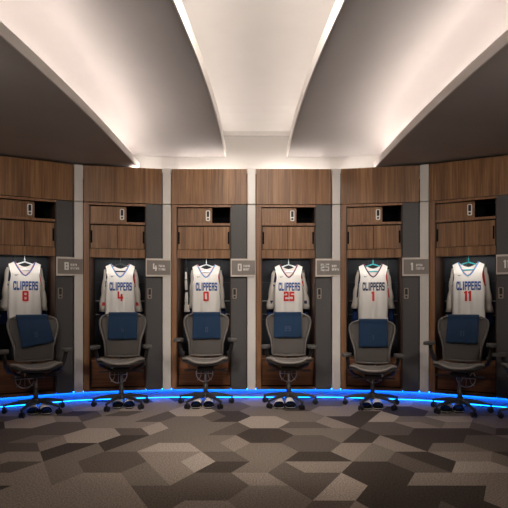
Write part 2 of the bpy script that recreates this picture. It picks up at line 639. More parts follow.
# downlights added out of view to brighten lockers, wall band and carpet
side = {-1: 'left', 1: 'right'}
for k, (x, y) in enumerate(((-0.30, 2.8), (0.30, 2.8), (-2.5, 2.5), (2.5, 2.5), (-0.30, 3.35), (0.30, 3.35))):
    zc = top_prof(y)[4][1] if abs(x) < 1 else Z_OUT
    t = thing('added_downlight', 'added round ceiling fill lamp %s' % (('aimed at the carpet' if y > 3.2 else 'aimed at the lockers') + ' in the highest ceiling panel' if abs(x) < 1 else 'in the dark %s ceiling wing' % side[-1 if x < 0 else 1]), 'added_downlight', (CC + x, y, zc), 0, 'added downlights')
    bm = B(); cyl(bm, (0, 0), 0.225, -0.008, -0.0005, 40, 0.235)
    link('trim_ring', bm, M['lip'], t)
    bm = B(); cyl(bm, (0, 0), 0.20, -0.012, -0.0075, 40)
    link('lens', bm, M['down'], t)
    ld = bpy.data.lights.new('added_downlight_lamp', 'SPOT'); ld.energy = DOWN_W; ld.color = (1.0, 0.90, 0.80)
    ld.spot_size = R(92); ld.spot_blend = 0.9; ld.shadow_soft_size = 0.20
    ld.energy = DOWN_W if abs(x) < 1 else WING_W
    if y > 3.2:
        ld.energy = FLOOR_W; ld.spot_size = R(66)
    lo = bpy.data.objects.new('added_downlight_lamp', ld); COL.objects.link(lo); lo.parent = t
    lo.location = (0, 0, -0.03)
    aim = Vector((0.35 * x / abs(x), 6.7, 2.85)) if abs(x) < 1 else Vector((1.75 * x / abs(x), 6.5, 2.70))
    if y > 3.2:
        aim = Vector((x * 2.0, 5.5, 0))
    lo.rotation_euler = (aim - Vector((CC + x, y, zc - 0.03))).to_track_quat('-Z', 'Y').to_euler()

# LED ribbons in the pockets behind the lips
side = {-1: 'left', 1: 'right'}
for s in (-1, 1):
    use = [y for y in YS if y < 6.7 and y > -3.0]
    use = [6.62] + use
    bm = B(); band(bm, s, X_MID + 0.085, X_MID + 0.105, Z_MID + 0.070, Z_MID + 0.090, use)
    tag(link('led_strip', bm, M['led_warm']), 'warm glowing light strip hidden in the cove %s of the middle ceiling panel' % side[s], 'light strip', 'cove light strips')
    bm = B(); band(bm, s, X_OUT + 0.19, X_OUT + 0.21, Z_OUT + 0.058, Z_OUT + 0.078, use)
    tag(link('led_strip', bm, M['led_warm_low']), 'warm glowing light strip in the outer cove along the dark %s ceiling wing' % side[s], 'light strip', 'cove light strips')

# ------------------------------------------------------------------ cream pillars between the lockers
for i in range(5):
    a, b = Vector(at(i, W, 0.0)), Vector(at(i + 1, 0, 0.0))
    d = (b - a).normalized(); L = (b - a).length
    bm = B()
    g = 0.004
    box(bm, g, L - g, -0.025, 0.30, BOT, 2.432, 0.010)
    box(bm, g, L - g, -0.025, 0.30, 2.437, TOP, 0.010)
    o = link('trim_%d' % (i + 5), bm, M['cream'])
    o.location = (a.x, a.y, 0); o.rotation_euler = (0, 0, math.atan2(d.y, d.x))
    struct(o)


# ------------------------------------------------------------------ lockers
NUM = ['8', '4', '0', '25', '1', '11']
OP0, OP1 = 0.076, 0.732       # opening between the stiles
G0 = 0.747                    # charcoal door starts


def lock(parent, u, z, mat):
    bm = B(); slab(bm, rounded_rect(0.027, 0.066, 0.014), u, z, -0.010, 0.001)
    o = link('lock', bm, mat, parent)
    bm = B(); slab(bm, rounded_rect(0.0155, 0.036, 0.006), u, z + 0.020, -0.013, -0.009)
    link('keypad', bm, M['black'], parent=o)
    bm = B()
    slab(bm, [(0.0125 * math.cos(2 * PI * k / 16), 0.0125 * math.sin(2 * PI * k / 16)) for k in range(16)], u, z - 0.042, -0.018, -0.009)
    link('knob', bm, M['black'], parent=o)
    return o


def part(root, name, mat, *boxes, bev=0.002):
    bm = B()
    for b in boxes:
        box(bm, *b, bev)
    return link(name, bm, mat, root)


def make_locker(i):
    A, Bq, a = BAYS[i]
    n = NUM[i]
    place = ['leftmost in view', 'second from left', 'left of the centre pillar', 'right of the centre pillar', 'second from right', 'rightmost in view'][i]
    t = thing('locker', 'walnut locker bay with charcoal side door and nameplate %s, %s' % (n, place), 'locker', (A.x, A.y, 0), R(a), 'locker bays along the curved wall')
    g = 0.003
    # top panel
    part(t, 'header_panel', M['wood'], (g, W - g, 0, 0.03, 2.440, TOP))
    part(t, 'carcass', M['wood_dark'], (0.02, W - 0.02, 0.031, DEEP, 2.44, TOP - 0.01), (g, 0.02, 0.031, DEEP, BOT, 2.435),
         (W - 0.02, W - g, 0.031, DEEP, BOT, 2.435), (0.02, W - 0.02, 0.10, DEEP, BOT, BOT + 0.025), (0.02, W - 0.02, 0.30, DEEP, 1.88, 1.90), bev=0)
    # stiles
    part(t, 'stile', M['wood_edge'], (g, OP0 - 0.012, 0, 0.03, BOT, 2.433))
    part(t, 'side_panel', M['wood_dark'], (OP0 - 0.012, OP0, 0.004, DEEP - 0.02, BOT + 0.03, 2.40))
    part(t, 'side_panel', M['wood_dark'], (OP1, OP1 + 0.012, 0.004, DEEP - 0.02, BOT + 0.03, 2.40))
    part(t, 'top_rail', M['wood_edge'], (OP0 - 0.012, OP1 + 0.012, 0.0, 0.03, 2.405, 2.433))
    # niche with a sliding panel and a lock
    o = part(t, 'niche_panel', M['wood'], (OP0, 0.495, 0.028, 0.05, 2.207, 2.395))
    lk = lock(t, 0.455, 2.300, M['lock_white']); lk.location.y = 0.028
    part(t, 'niche_edge', M['wood_edge'], (0.495, 0.507, 0.022, 0.055, 2.207, 2.395))
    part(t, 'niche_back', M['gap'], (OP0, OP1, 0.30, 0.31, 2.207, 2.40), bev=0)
    part(t, 'shelf', M['wood_edge'], (OP0, OP1, 0.004, 0.31, 2.175, 2.205))
    # two sliding cabinet doors
    mid = 0.398
    d1 = part(t, 'cabinet_door', M['wood'], (OP0 + 0.006, mid - 0.003, 0.016, 0.034, 1.876, 2.160))
    d2 = part(t, 'cabinet_door', M['wood'], (mid + 0.003, OP1 - 0.006, 0.010, 0.028, 1.876, 2.160))
    bm = B(); box(bm, OP0 + 0.008, OP0 + 0.026, 0.008, 0.0165, 1.945, 2.095, 0.002)
    link('finger_pull', bm, M['gap'], d1)
    bm = B(); box(bm, OP1 - 0.028, OP1 - 0.010, 0.002, 0.0105, 1.945, 2.095, 0.002)
    link('finger_pull', bm, M['gap'], d2)
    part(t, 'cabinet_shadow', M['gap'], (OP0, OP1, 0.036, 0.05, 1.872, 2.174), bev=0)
    part(t, 'rail', M['wood'], (OP0, OP1, 0.006, 0.035, 1.765, 1.870))
    # the closet
    bm = B()
    zs = [0.50, 0.98, 1.21, 1.48, 1.88]
    us = [OP0, 0.345, 0.595, OP1]
    for a0, a1 in zip(zs, zs[1:]):
        for b0, b1 in zip(us, us[1:]):
            box(bm, b0 + 0.002, b1 - 0.002, DEEP - 0.05, DEEP - 0.035, a0 + 0.002, a1 - 0.002, 0.001)
    link('back_panel', bm, M['slate'], t)
    part(t, 'back_board', M['dark_metal'], (OP0, OP1, DEEP - 0.034, DEEP - 0.022, 0.5, 1.88), bev=0)
    for zr in (1.045, 1.225):
        part(t, 'wall_rail', M['metal'], (OP0 + 0.01, OP1 - 0.01, DEEP - 0.066, DEEP - 0.053, zr, zr + 0.012))
    bm = B(); tube(bm, [(OP0, 0.32, 1.792), (OP1, 0.32, 1.792)], 0.0125, 12)
    link('hanging_rod', bm, M['dark_metal'], t, True)
    bm = B(); box(bm, OP0 + 0.05, OP1 - 0.05, 0.048, 0.066, 1.782, 1.790)
    link('closet_light', bm, M['led_closet'], t)
    ld = bpy.data.lights.new('closet_lamp', 'AREA'); ld.shape = 'RECTANGLE'; ld.size = 0.52; ld.size_y = 0.05
    ld.energy = CLOSET_W; ld.color = (1.0, 0.93, 0.86)
    lo = bpy.data.objects.new('closet_lamp', ld); COL.objects.link(lo); lo.parent = t
    lo.location = ((OP0 + OP1) / 2, 0.075, 1.778); lo.rotation_euler = (R(32), 0, 0)
    # drawer bench below
    dr = part(t, 'drawer', M['wood_h'], (OP0 + 0.004, OP1 - 0.004, 0.075, 0.095, BOT + 0.045, 0.475))
    part(t, 'bench', M['wood_h'], (OP0, OP1, 0.080, DEEP - 0.05, 0.480, 0.500))
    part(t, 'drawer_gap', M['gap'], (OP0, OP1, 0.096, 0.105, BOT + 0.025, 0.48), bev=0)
    part(t, 'bottom_rail', M['wood_h'], (OP0 - 0.012, OP1 + 0.012, 0.01, 0.10, BOT, BOT + 0.028))
    emblem(dr, 0.408)
    # charcoal side door, its lock and the nameplate across it
    part(t, 'side_door', M['grey'], (G0, W - 0.006, 0.0, 0.03, BOT, 2.433))
    lock(t, 0.790, 1.325, M['lock_bronze'])
    p0, p1 = G0 - 0.004, W + PIL * 0.86
    ed = part(t, 'nameplate_frame', M['plate_edge'], (p0, p1, -0.042, -0.0005, 1.534, 1.758))
    pl = part(t, 'nameplate', M['plate'], (p0 + 0.012, p1 + 0.002, -0.047, -0.040, 1.556, 1.736))
    big = text_rects(n, 0.855, 1.605, 0.046, 0.088, 0.010)
    link('plate_number', rects_mesh(big, lambda x, z: -0.0475, 0.001, 0.002), M['white'], pl)
    # two short lines of tiny lettering beside the number, as unreadable as in the photo
    rnd = random.Random(40 + i)
    rc = []
    x0 = 0.855 + 0.034 * len(n) + (0.012 if len(n) == 1 else 0.018)
    for (zz, ln) in ((1.651, rnd.randint(5, 7)), (1.610, rnd.randint(6, 8))):
        x = x0
        for k in range(ln):
            rc.append((x, zz, x + 0.0045, zz + 0.030))
            rc.append((x + 0.0045, zz + (0.019 if rnd.random() < 0.5 else 0.0), x + 0.0095, zz + (0.027 if rnd.random() < 0.5 else 0.020)))
            x += 0.0125
    link('plate_lines', rects_mesh(rc, lambda x, z: -0.0475, 0.001, n=1), M['white'], pl)
    return t


def emblem(parent, u):
    """steel ball outline with seams on the drawer front"""
    bm = B()
    y = 0.0735
    zc, r = 0.318, 0.105
    ring = [(u + r * math.cos(2 * PI * k / 40), y, zc + r * math.sin(2 * PI * k / 40)) for k in range(40)]
    tube(bm, ring, 0.0075, 6, closed=True)
    tube(bm, [(u - r, y, zc), (u + r, y, zc)], 0.006, 6)
    tube(bm, [(u, y, zc - r), (u, y, zc + r)], 0.004, 6)
    for s in (-1, 1):
        pts = []
        for k in range(13):
            th = R(-62 + 124 * k / 12)
            pts.append((u + s * (0.135 - 0.092 * math.cos(th)), y, zc + 0.098 * math.sin(th)))
        tube(bm, pts, 0.004, 6)
    link('emblem', bm, M['emblem'], parent, True)


LOCKERS = []
for i in range(6):
    LOCKERS.append(make_locker(i))

# added unseen strip on top of the middle lockers, to brighten the wall above
bm = B()
for i, u0, u1 in ((1, 0.58, W - 0.035), (2, 0.035, W - 0.035), (3, 0.035, W - 0.035), (4, 0.035, 0.37)):
    a, b = Vector(at(i, u0, 0.055)), Vector(at(i, u1, 0.055))
    d = (b - a).normalized(); nn = Vector((-d.y, d.x)) * 0.012
    prism(bm, [(a.x, a.y), (b.x, b.y), (b.x + nn.x, b.y + nn.y), (a.x + nn.x, a.y + nn.y)], TOP - 0.009, TOP - 0.002)
tag(link('led_strip', bm, M['led_added']), 'added unseen warm light strip lying on the locker tops under the cream wall band', 'light strip')

# blue light strip tucked under the locker fronts
bm = B()
pts = face_line(0.078)
for k in range(len(pts) - 1):
    a, b = Vector(pts[k]), Vector(pts[k + 1])
    d = (b - a).normalized(); nn = Vector((-d.y, d.x)) * 0.014
    prism(bm, [(a.x, a.y), (b.x, b.y), (b.x + nn.x, b.y + nn.y), (a.x + nn.x, a.y + nn.y)], BOT - 0.0085, BOT - 0.001)
ls = link('led_strip', bm, M['led_blue'])
tag(ls, 'blue glowing light strip running under the locker fronts along the floor', 'light strip')
bm = B()
pts = face_line(0.135)
for k in range(len(pts) - 1):
    a, b = Vector(pts[k]), Vector(pts[k + 1])
    d = (b - a).normalized(); nn = Vector((-d.y, d.x)) * 0.012
    prism(bm, [(a.x, a.y), (b.x, b.y), (b.x + nn.x, b.y + nn.y), (a.x + nn.x, a.y + nn.y)], 0.002, 0.0065)
tag(link('led_strip', bm, M['led_blue_low']), 'lower blue light strip in the slot where the toe kick meets the carpet', 'light strip')


# ------------------------------------------------------------------ garments
def body_mesh(z_hem, z_arm, z_sh, hw, shoulder, neck, v_tip, bulge=0.045, seed=0, back=True, sag=0.0):
    """tank-top or shirt body; returns (bm, yfront)"""
    rnd = random.Random(seed)
    ph = [rnd.uniform(0, 6.28) for _ in range(5)]

    def yf(x, z):
        t = max(0.0, 1 - (x / (hw * 1.04)) ** 2)
        fold = 0.006 * math.sin(x * 46 + ph[0] + z * 3) + 0.004 * math.sin(x * 83 + ph[1] - z * 5)
        low = min(1.0, max(0.0, (z_arm + 0.05 - z) / 0.35))
        return -bulge * math.sqrt(t) + fold * (0.4 + 1.4 * low) * t

    def outer(z):
        if z <= z_arm:
            k = (z_arm - z) / (z_arm - z_hem)
            return hw * (1.0 + sag * k) + 0.004 * math.sin(z * 20 + ph[2])
        k = (z - z_arm) / (z_sh - z_arm)
        inn = shoulder * 0.86
        # armhole: sweeps in, then out to the shoulder tip
        a = hw + (inn - hw) * (1 - (1 - min(1, k * 1.7)) ** 2.2)
        b = inn + (shoulder - inn) * max(0.0, (k - 0.45) / 0.55) ** 1.4
        return a if k < 0.45 else max(b, a * (1 - (k - .45)) + b * (k - .45)) if k < 0.6 else b

    rowsF, rowsB = [], []
    n1, n2, nc = 16, 12, 9
    bm = B()
    zt = z_sh + 0.030          # neck end of the shoulder
    prev = None

    def ring(rows_in, vt, front):
        P = []
        for j in range(n1 + 1):
            z = z_hem + (vt - z_hem) * j / n1
            P.append([(outer(min(z, z_sh)), z, 0.0, z)])
        for j in range(1, n2 + 1):
            k = j / n2
            zo = vt + (z_sh - vt) * k
            xi = neck * (k ** 0.62)
            zi = vt + (zt - vt) * k
            P.append([(outer(zo), zo, xi, zi)])
        return [q[0] for q in P]

    def surf(vt, front, s):
        P = []
        for (xo, zo, xi, zi) in ring(None, vt, front):
            row = []
            for c in range(nc + 1):
                k = c / nc
                x = xo + (xi - xo) * k; z = zo + (zi - zo) * k
                if front:
                    y = yf(s * x, z)
                else:
                    t = max(0.0, 1 - (x / (hw * 1.04)) ** 2)
                    y = 0.022 * math.sqrt(t)
                tz = max(0.0, (z - (z_sh - 0.10)) / 0.12)
                y *= max(0.12, 1 - tz * 0.85)
                row.append((s * x, y, z))
            P.append(row)
        return P
    for s in (-1, 1):
        grid(bm, surf(v_tip, True, s))
        if back:
            grid(bm, surf(z_sh - 0.03, False, s))
    bmesh.ops.remove_doubles(bm, verts=bm.verts[:], dist=0.0012)
    neckline = []
    for s in (-1, 1):
        seg = []
        for (xo, zo, xi, zi) in ring(None, v_tip, True)[n1:]:
            tz = max(0.0, (zi - (z_sh - 0.10)) / 0.12)
            y = yf(s * xi, zi) * max(0.12, 1 - tz * 0.85)
            seg.append((s * xi, y - 0.004, zi))
        neckline.append(seg)
    path = list(reversed(neckline[0])) + neckline[1][1:]
    arms = []
    for s in (-1, 1):
        seg = []
        for (xo, zo, xi, zi) in ring(None, v_tip, True):
            if zo >= z_arm - 0.01:
                tz = max(0.0, (zo - (z_sh - 0.10)) / 0.12)
                seg.append((s * xo, yf(s * xo, zo) * max(0.12, 1 - tz * 0.85) - 0.002, zo))
        arms.append(seg)
    return bm, yf, path, arms


def solid(o, t=0.003):
    md = o.modifiers.new('cloth', 'SOLIDIFY'); md.thickness = t; md.offset = 0
    return o


def make_jersey(i, loc, rz, letter_mat, seed):
    n = NUM[i]
    t = thing('jersey', 'white sleeveless jersey with red number %s hanging in its locker' % n, 'jersey', loc, rz, 'jerseys hanging in the lockers')
    bm, yf, neck, arms = body_mesh(-0.72, -0.29, -0.025, 0.187, 0.178, 0.118, -0.165, seed=seed)
    solid(link('body', bm, M['jersey'], t, True))
    bm = B(); tube(bm, neck, 0.0065, 6)
    link('neck_trim', bm, M['sky'] if i in (1, 2, 5) else M['royal'] if i == 0 else M['navy'], t, True)
    bm = B(); tube(bm, [(x * 0.93, y - 0.001, z + 0.011 if abs(x) < 0.09 else z + 0.003) for x, y, z in neck], 0.0022, 6)
    link('neck_stripe', bm, M['red'], t, True)
    for seg in arms:
        bm = B(); tube(bm, seg, 0.005, 6)
        link('armhole_trim', bm, M['white'], t, True)
    word = text_rects('CLIPPERS', 0.004, -0.335, 0.0300, 0.104, 0.0070)
    ol = link('lettering_outline', rects_mesh([(a + .0025, b - .0025, c + .0025, d - .0025) for a, b, c, d in word], yf, 0.0035, 0.0005), M['navy'], t)
    link('lettering', rects_mesh(word, yf, 0.0060, -0.0005), letter_mat, t)
    cw = 0.066 if len(n) == 1 else 0.062
    num = text_rects(n, 0.002, -0.470, cw, 0.120, 0.012)
    link('number_outline', rects_mesh(num, yf, 0.0035, 0.004), M['white'], t)
    link('number', rects_mesh(num, yf, 0.0060, 0.0025), M['red'], t)
    # small check-shaped maker's mark on the chest
    bm = B()
    sw = [(-0.118, -0.152), (-0.108, -0.166), (-0.096, -0.163), (-0.066, -0.146), (-0.098, -0.157), (-0.108, -0.155)]
    vs = [bm.verts.new((x, yf(x, z) - 0.005, z)) for x, z in sw]
    bm.faces.new(vs)
    link('chest_mark', bm, M['navy'], t)
    return t


def sleeve(bm, s, sx, top, spread, bottom, r0, r1, y0=0.0, seed=0, a0=0, a1=360, grow=0.0, k0=0.0, k1=1.0, n=10):
    rnd = random.Random(seed + (5 if s > 0 else 0))
    ph = rnd.uniform(0, 6)
    full = (a1 - a0) >= 360
    seg = 14
    P = []
    for j in range(n + 1):
        k = k0 + (k1 - k0) * j / n
        cx = s * (sx + spread * (k ** 0.8))
        z = top + (bottom - top) * k
        r = (r0 + (r1 - r0) * k) * (1 + 0.11 * math.sin(k * 17 + ph) + 0.05 * math.sin(k * 37 + 2 * ph)) + grow
        cy = y0 + 0.006 * math.sin(k * 11 + ph)
        row = []
        for q in range(seg + 1):
            th = R(a0 + (a1 - a0) * q / seg)
            row.append((cx + r * math.cos(th), cy + (0.62 * r) * math.sin(th), z))
        P.append(row)
    grid(bm, P)


def make_shirt(i, loc, rz, mat, spread, cuff, name, label, cat, group, panels=True, hw=0.19, seed=0, r1=0.055):
    t = thing(name, label, cat, loc, rz, group)
    bm, yf, neck, arms = body_mesh(-0.70, -0.27, -0.035, hw, hw * 0.95, 0.09, -0.09, bulge=0.028, seed=seed + 3)
    solid(link('body', bm, mat, t, True))
    for s in (-1, 1):
        bm = B(); sleeve(bm, s, hw * 0.84, -0.055, spread, cuff, 0.042, r1, seed=seed)
        bmesh.ops.remove_doubles(bm, verts=bm.verts[:], dist=0.0005)
        so = solid(link('sleeve', bm, mat, t, True))
        if panels:
            bm = B()
            k1 = 0.72 if i == 4 else 0.42
            if s < 0:
                sleeve(bm, s, hw * 0.84, -0.055, spread, cuff, 0.042, r1, seed=seed, a0=265, a1=350, grow=0.004, k0=0.04, k1=k1)
            else:
                sleeve(bm, s, hw * 0.84, -0.055, spread, cuff, 0.042, r1, seed=seed, a0=190, a1=275, grow=0.004, k0=0.04, k1=k1)
            if i in (1, 3):
                b2 = B(); sleeve(b2, s, hw * 0.84, -0.055, spread, cuff, 0.042, r1, seed=seed, a0=252, a1=288, grow=0.004, k0=0.78, k1=0.86)
                link('sleeve_patch', b2, M['red'] if i == 1 else M['navy'], so, True)
            link('sleeve_panel', bm, M['navy'] if s < 0 else M['red'], so, True)
    bm = B(); tube(bm, neck, 0.006, 6)
    link('collar', bm, mat, t, True)
    return t


def make_hanger(i, loc, rz, mat, label, w=0.172):
    t = thing('clothes_hanger', label, 'clothes hanger', loc, rz, 'clothes hangers')
    bm = B()
    tube(bm, [(0, 0, 0.045)] + [(0, 0, 0.005)] + [(-w * 0.3, 0, -0.012), (-w * .8, 0, -0.045), (-w, 0, -0.072), (-w * .97, 0, -0.090), (-w * .86, 0, -0.093),
              (0, 0, -0.088), (w * .86, 0, -0.093), (w * .97, 0, -0.090), (w, 0, -0.072), (w * .8, 0, -0.045), (w * .3, 0, -0.012), (0, 0, 0.005)], 0.0085, 8)
    link('shoulders', bm, mat, t, True)
    bm = B()
    pts = [(0, 0, 0.04), (0, 0, 0.060)]
    for k in range(12):
        th = R(-80 + 265 * k / 11)
        pts.append((0, 0.0 + 0.020 * math.cos(th) * 1.0 - 0.0035, 0.083 + 0.020 * math.sin(th)))
    tube(bm, pts, 0.0035, 8)
    link('hook', bm, M['metal'] if mat is M['hang_black'] else mat, t, True)
    return t


def solve_u(i, v, px):
    """where along bay i, v behind its front, a sight line meets it"""
    lo, hi = -0.3, 1.3
    for _ in range(50):
        m = (lo + hi) / 2
        X, Y = at(i, m, v)
        if 254 + 540 * X / Y < px:
            lo = m
        else:
            hi = m
    return (lo + hi) / 2


JU = [solve_u(i, 0.32, p) for i, p in enumerate((24.8, 120.4, 206.3, 288.6, 373.0, 468.5))]
SPREAD = [0.055, 0.060, 0.028, 0.075, 0.060, 0.060]
CUFF = [-0.58, -0.60, -0.56, -0.57, -0.56, -0.60]
HCOL = ['hang_white', 'hang_black', 'hang_white', 'hang_white', 'hang_teal', 'hang_teal']
HLAB = ['white plastic hanger holding the jersey numbered 8', 'black plastic hanger holding the jersey numbered 4', 'white plastic hanger holding the jersey numbered 0',
        'white plastic hanger holding the jersey numbered 25', 'turquoise plastic hanger holding the jersey numbered 1', 'turquoise plastic hanger holding the jersey numbered 11']
for i in range(6):
    rz = R(BAYS[i][2])
    x, y = at(i, JU[i], 0.32)
    ztop = 1.702
    make_hanger(i, (x, y, ztop), rz, M[HCOL[i]], HLAB[i])
    jx, jy = at(i, JU[i], 0.31)
    make_jersey(i, (jx, jy, ztop), rz, M['navy'] if i == 4 else M['royal'], 11 + i)
    sx, sy = at(i, JU[i], 0.375)
    make_shirt(i, (sx, sy, ztop - 0.008), rz, M['shirt'], SPREAD[i], CUFF[i], 'warmup_shirt',
               'cream long-sleeved shirt behind the jersey numbered %s, navy and red sleeve panels' % NUM[i], 'shirt', 'warm-up shirts behind the jerseys', seed=20 + i)
    bx, by = at(i, JU[i], 0.45)
    if i != 2 or True:
        make_shirt(i, (bx, by, ztop - 0.03), rz, M['blue_shirt'], SPREAD[i] * 0.9 + 0.010, -0.72, 'blue_shirt',
                   'royal blue shirt hanging rearmost behind the jersey numbered %s' % NUM[i], 'shirt', 'blue shirts at the back of the lockers', panels=False, seed=40 + i, r1=0.05)
# a dark jacket with a white stripe squeezed in beside jersey 0
u = 0.125
x, y = at(2, u + 0.015, 0.33)
t = thing('track_jacket', 'black jacket with white sleeve stripe hanging left of the jersey numbered 0', 'jacket', (x, y, 1.70), R(BAYS[2][2]))
bm = B(); sleeve(bm, 1, 0.0, -0.02, 0.012, -0.60, 0.020, 0.036, seed=3)
bmesh.ops.remove_doubles(bm, verts=bm.verts[:], dist=0.0005)
sl = solid(link('sleeve', bm, M['black_cloth'], t, True))
bm = B(); sleeve(bm, 1, 0.0, -0.02, 0.012, -0.60, 0.020, 0.036, seed=3, a0=235, a1=300, grow=0.003, k0=0.12, k1=0.86)
link('stripe', bm, M['shirt'], sl, True)
bm = B(); sleeve(bm, 1, 0.0, -0.02, 0.012, -0.60, 0.020, 0.036, seed=3, a0=180, a1=360, grow=0.004, k0=0.86, k1=1.02)
link('cuff', bm, M['shirt'], sl, True)
bm = B(); tube(bm, [(0, 0, -0.02), (0, 0, 0.07), (0.0, 0.02, 0.092), (0.0, 0.0, 0.108), (0, -0.018, 0.095)], 0.003, 6)
link('hook', bm, M['metal'], t, True)


# ------------------------------------------------------------------ office chairs
SEAT_Z = 0.545


def back_y(z):
    """front face of the backrest (chair local, front is -y); z above the seat plane"""
    k = min(1.0, max(0.0, z / 0.50))
    return 0.205 + 0.175 * k ** 1.1 - 0.028 * math.sin(k * PI)


def back_hw(k):
    pts = [(0.0, 0.205), (0.12, 0.208), (0.3, 0.215), (0.45, 0.236), (0.6, 0.262), (0.75, 0.281), (0.86, 0.283), (0.93, 0.268), (0.98, 0.235), (1.0, 0.20)]
    for (a, x), (b, y) in zip(pts, pts[1:]):
        if k <= b:
            t = (k - a) / (b - a)
            return 0.965 * (x + (y - x) * t)
    return 0.965 * pts[-1][1]


BH = 0.490


def chair_meshes():
    D = {}
    # backrest: woven panel
    bm = B()
    ks = [j / 24 for j in range(25)]
    P = []
    for k in ks:
        row = []
        hw = back_hw(k) - 0.012
        for c in range(17):
            u = -1 + 2 * c / 16
            z = 0.03 + BH * k
            row.append((u * hw, back_y(z) - 0.004 - 0.035 * (abs(u) ** 2.2) * (0.5 + 0.5 * k) + 0.015, z - (0.02 * abs(u) ** 4 * (k > 0.97))))
        P.append(row)
    grid(bm, P)
    D['back'] = (bm, M['pellicle'])
    # its rim
    bm = B()
    path = []

    def edge(u, k):
        z = 0.03 + BH * k
        return (u * back_hw(k), back_y(z) - 0.035 * (0.5 + 0.5 * k) + 0.013, z)
    for k in ks:
        path.append(edge(-1, k))
    for c in range(1, 12):
        u = -1 + 2 * c / 12
        z = 0.03 + BH
        path.append((u * back_hw(1.0), back_y(z) - 0.035 * abs(u) ** 2.2 + 0.013, z + 0.012 * (1 - u * u)))
    for k in reversed(ks):
        path.append(edge(1, k))
    for c in range(1, 8):
        u = 1 - 2 * c / 8
        path.append((u * back_hw(0), back_y(0.03) - 0.0175 * abs(u) ** 2.2 + 0.013, 0.03 - 0.01 * (1 - u * u)))
    tube(bm, path, 0.0125, 8, closed=True)
    D['back_frame'] = (bm, M['chair_rim'])
    # lumbar spine behind
    bm = B()
    tube(bm, [(0, 0.10, -0.09), (0, 0.24, -0.05), (0, 0.295, 0.05), (0, 0.34, 0.20), (0, 0.37, 0.32)], [0.03, 0.03, 0.026, 0.022, 0.015], 10)
    tube(bm, [(-0.19, 0.275, 0.20), (-0.1, 0.315, 0.20), (0, 0.335, 0.20), (0.1, 0.315, 0.20), (0.19, 0.275, 0.20)], 0.014, 8)
    D['spine'] = (bm, M['chair_dark'])

    # seat pan
    def seat_pt(u, v):
        hw = 0.222 + 0.032 * math.sin(min(1, v * 1.25) * PI * 0.5)
        if v > 0.82:
            hw -= 0.055 * ((v - 0.82) / 0.18) ** 2
        y = 0.215 - 0.475 * v
        z = 0.026 * abs(u) ** 2.4 - 0.012 * math.sin(v * PI) - 0.022 + 0.040 * v
        if v > 0.7:
            z -= 0.034 * ((v - 0.7) / 0.3) ** 2 * (1 - 0.55 * abs(u) ** 3)
        if v > 0.9:
            y += 0.012 * ((v - 0.9) / 0.1) * abs(u)
        y += 0.05 * abs(u) ** 3 * (v > 0.6) * ((v - 0.6) / 0.4)
        return (u * hw, y, z)
    bm = B()
    P = [[seat_pt(-1 + 2 * c / 18, j / 16) for c in range(19)] for j in range(17)]
    grid(bm, P)
    D['seat'] = (bm, M['pellicle_seat'])
    bm = B()
    path = [seat_pt(-1, j / 16) for j in range(17)] + [seat_pt(-1 + 2 * c / 18, 1) for c in range(1, 18)] + [seat_pt(1, j / 16) for j in range(16, -1, -1)] + [seat_pt(1 - 2 * c / 18, 0) for c in range(1, 18)]
    path = [(x, y, z - 0.004) for x, y, z in path]
    tube(bm, path, 0.014, 8, closed=True)
    D['seat_rim'] = (bm, M['seat_rim'])
    # dark under-frame following the front of the seat
    bm = B()
    path = [(x * 1.0, y + 0.02, z - 0.032) for x, y, z in [seat_pt(-1, j / 10) for j in range(2, 10)] + [seat_pt(-1 + 2 * c / 14, 0.97) for c in range(1, 14)] + [seat_pt(1, j / 10) for j in range(9, 1, -1)]]
    tube(bm, path, 0.018, 8)
    D['seat_frame'] = (bm, M['chair_dark'])
    # tilt mechanism
    bm = B()
    box(bm, -0.095, 0.095, -0.10, 0.14, -0.135, -0.085, 0.012)
    box(bm, -0.15, 0.15, -0.03, 0.10, -0.085, -0.030, 0.015)
    D['mechanism'] = (bm, M['chair_dark'])
    bm = B()
    tube(bm, [(-0.245, -0.03, -0.128), (0.245, -0.03, -0.128)], 0.0075, 8)
    for s in (-1, 1):
        box(bm, min(s * 0.16, s * 0.255), max(s * 0.16, s * 0.255), -0.05, -0.01, -0.137, -0.121, 0.004)
    D['lever'] = (bm, M['chair_dark'])
    # armrest (right-hand one; mirrored for the other)
    for s, nm in ((-1, 'armL'), (1, 'armR')):
        bm = B()
        out = []
        for k in range(24):
            th = 2 * PI * k / 24
            cx, sy = math.cos(th), math.sin(th)
            out.append((s * 0.325 + 0.052 * (abs(cx) ** 0.7) * (1 if cx >= 0 else -1) - s * 0.012 * sy, -0.02 + 0.125 * (abs(sy) ** 0.75) * (1 if sy >= 0 else -1)))
        prism(bm, out, 0.212, 0.246)
        bmesh.ops.bevel(bm, geom=[e for e in bm.edges if abs(e.verts[0].co.z - e.verts[1].co.z) < 1e-5], offset=0.011, segments=3, affect='EDGES', profile=0.6)
        D[nm + '_pad'] = (bm, M['pad'])
        bm = B()
        tube(bm, [(s * 0.320, 0.02, 0.214), (s * 0.318, 0.045, 0.16), (s * 0.300, 0.085, 0.07), (s * 0.275, 0.15, 0.0), (s * 0.235, 0.20, -0.03), (s * 0.14, 0.16, -0.07)],
             [0.022, 0.022, 0.024, 0.024, 0.020, 0.018], 10)
        box(bm, min(s * 0.262, s * 0.318), max(s * 0.262, s * 0.318), 0.075, 0.135, 0.045, 0.085, 0.01)
        D[nm + '_post'] = (bm, M['chair_dark'])
    # column
    bm = B()
    cyl(bm, (0, 0), 0.016, 0.20, SEAT_Z - 0.11, 18)
    D['gas_column'] = (bm, M['metal'])
    bm = B()
    cyl(bm, (0, 0), 0.028, 0.10, 0.27, 20, 0.024)
    D['sleeve'] = (bm, M['chair_dark'])
    # base
    bm = B()
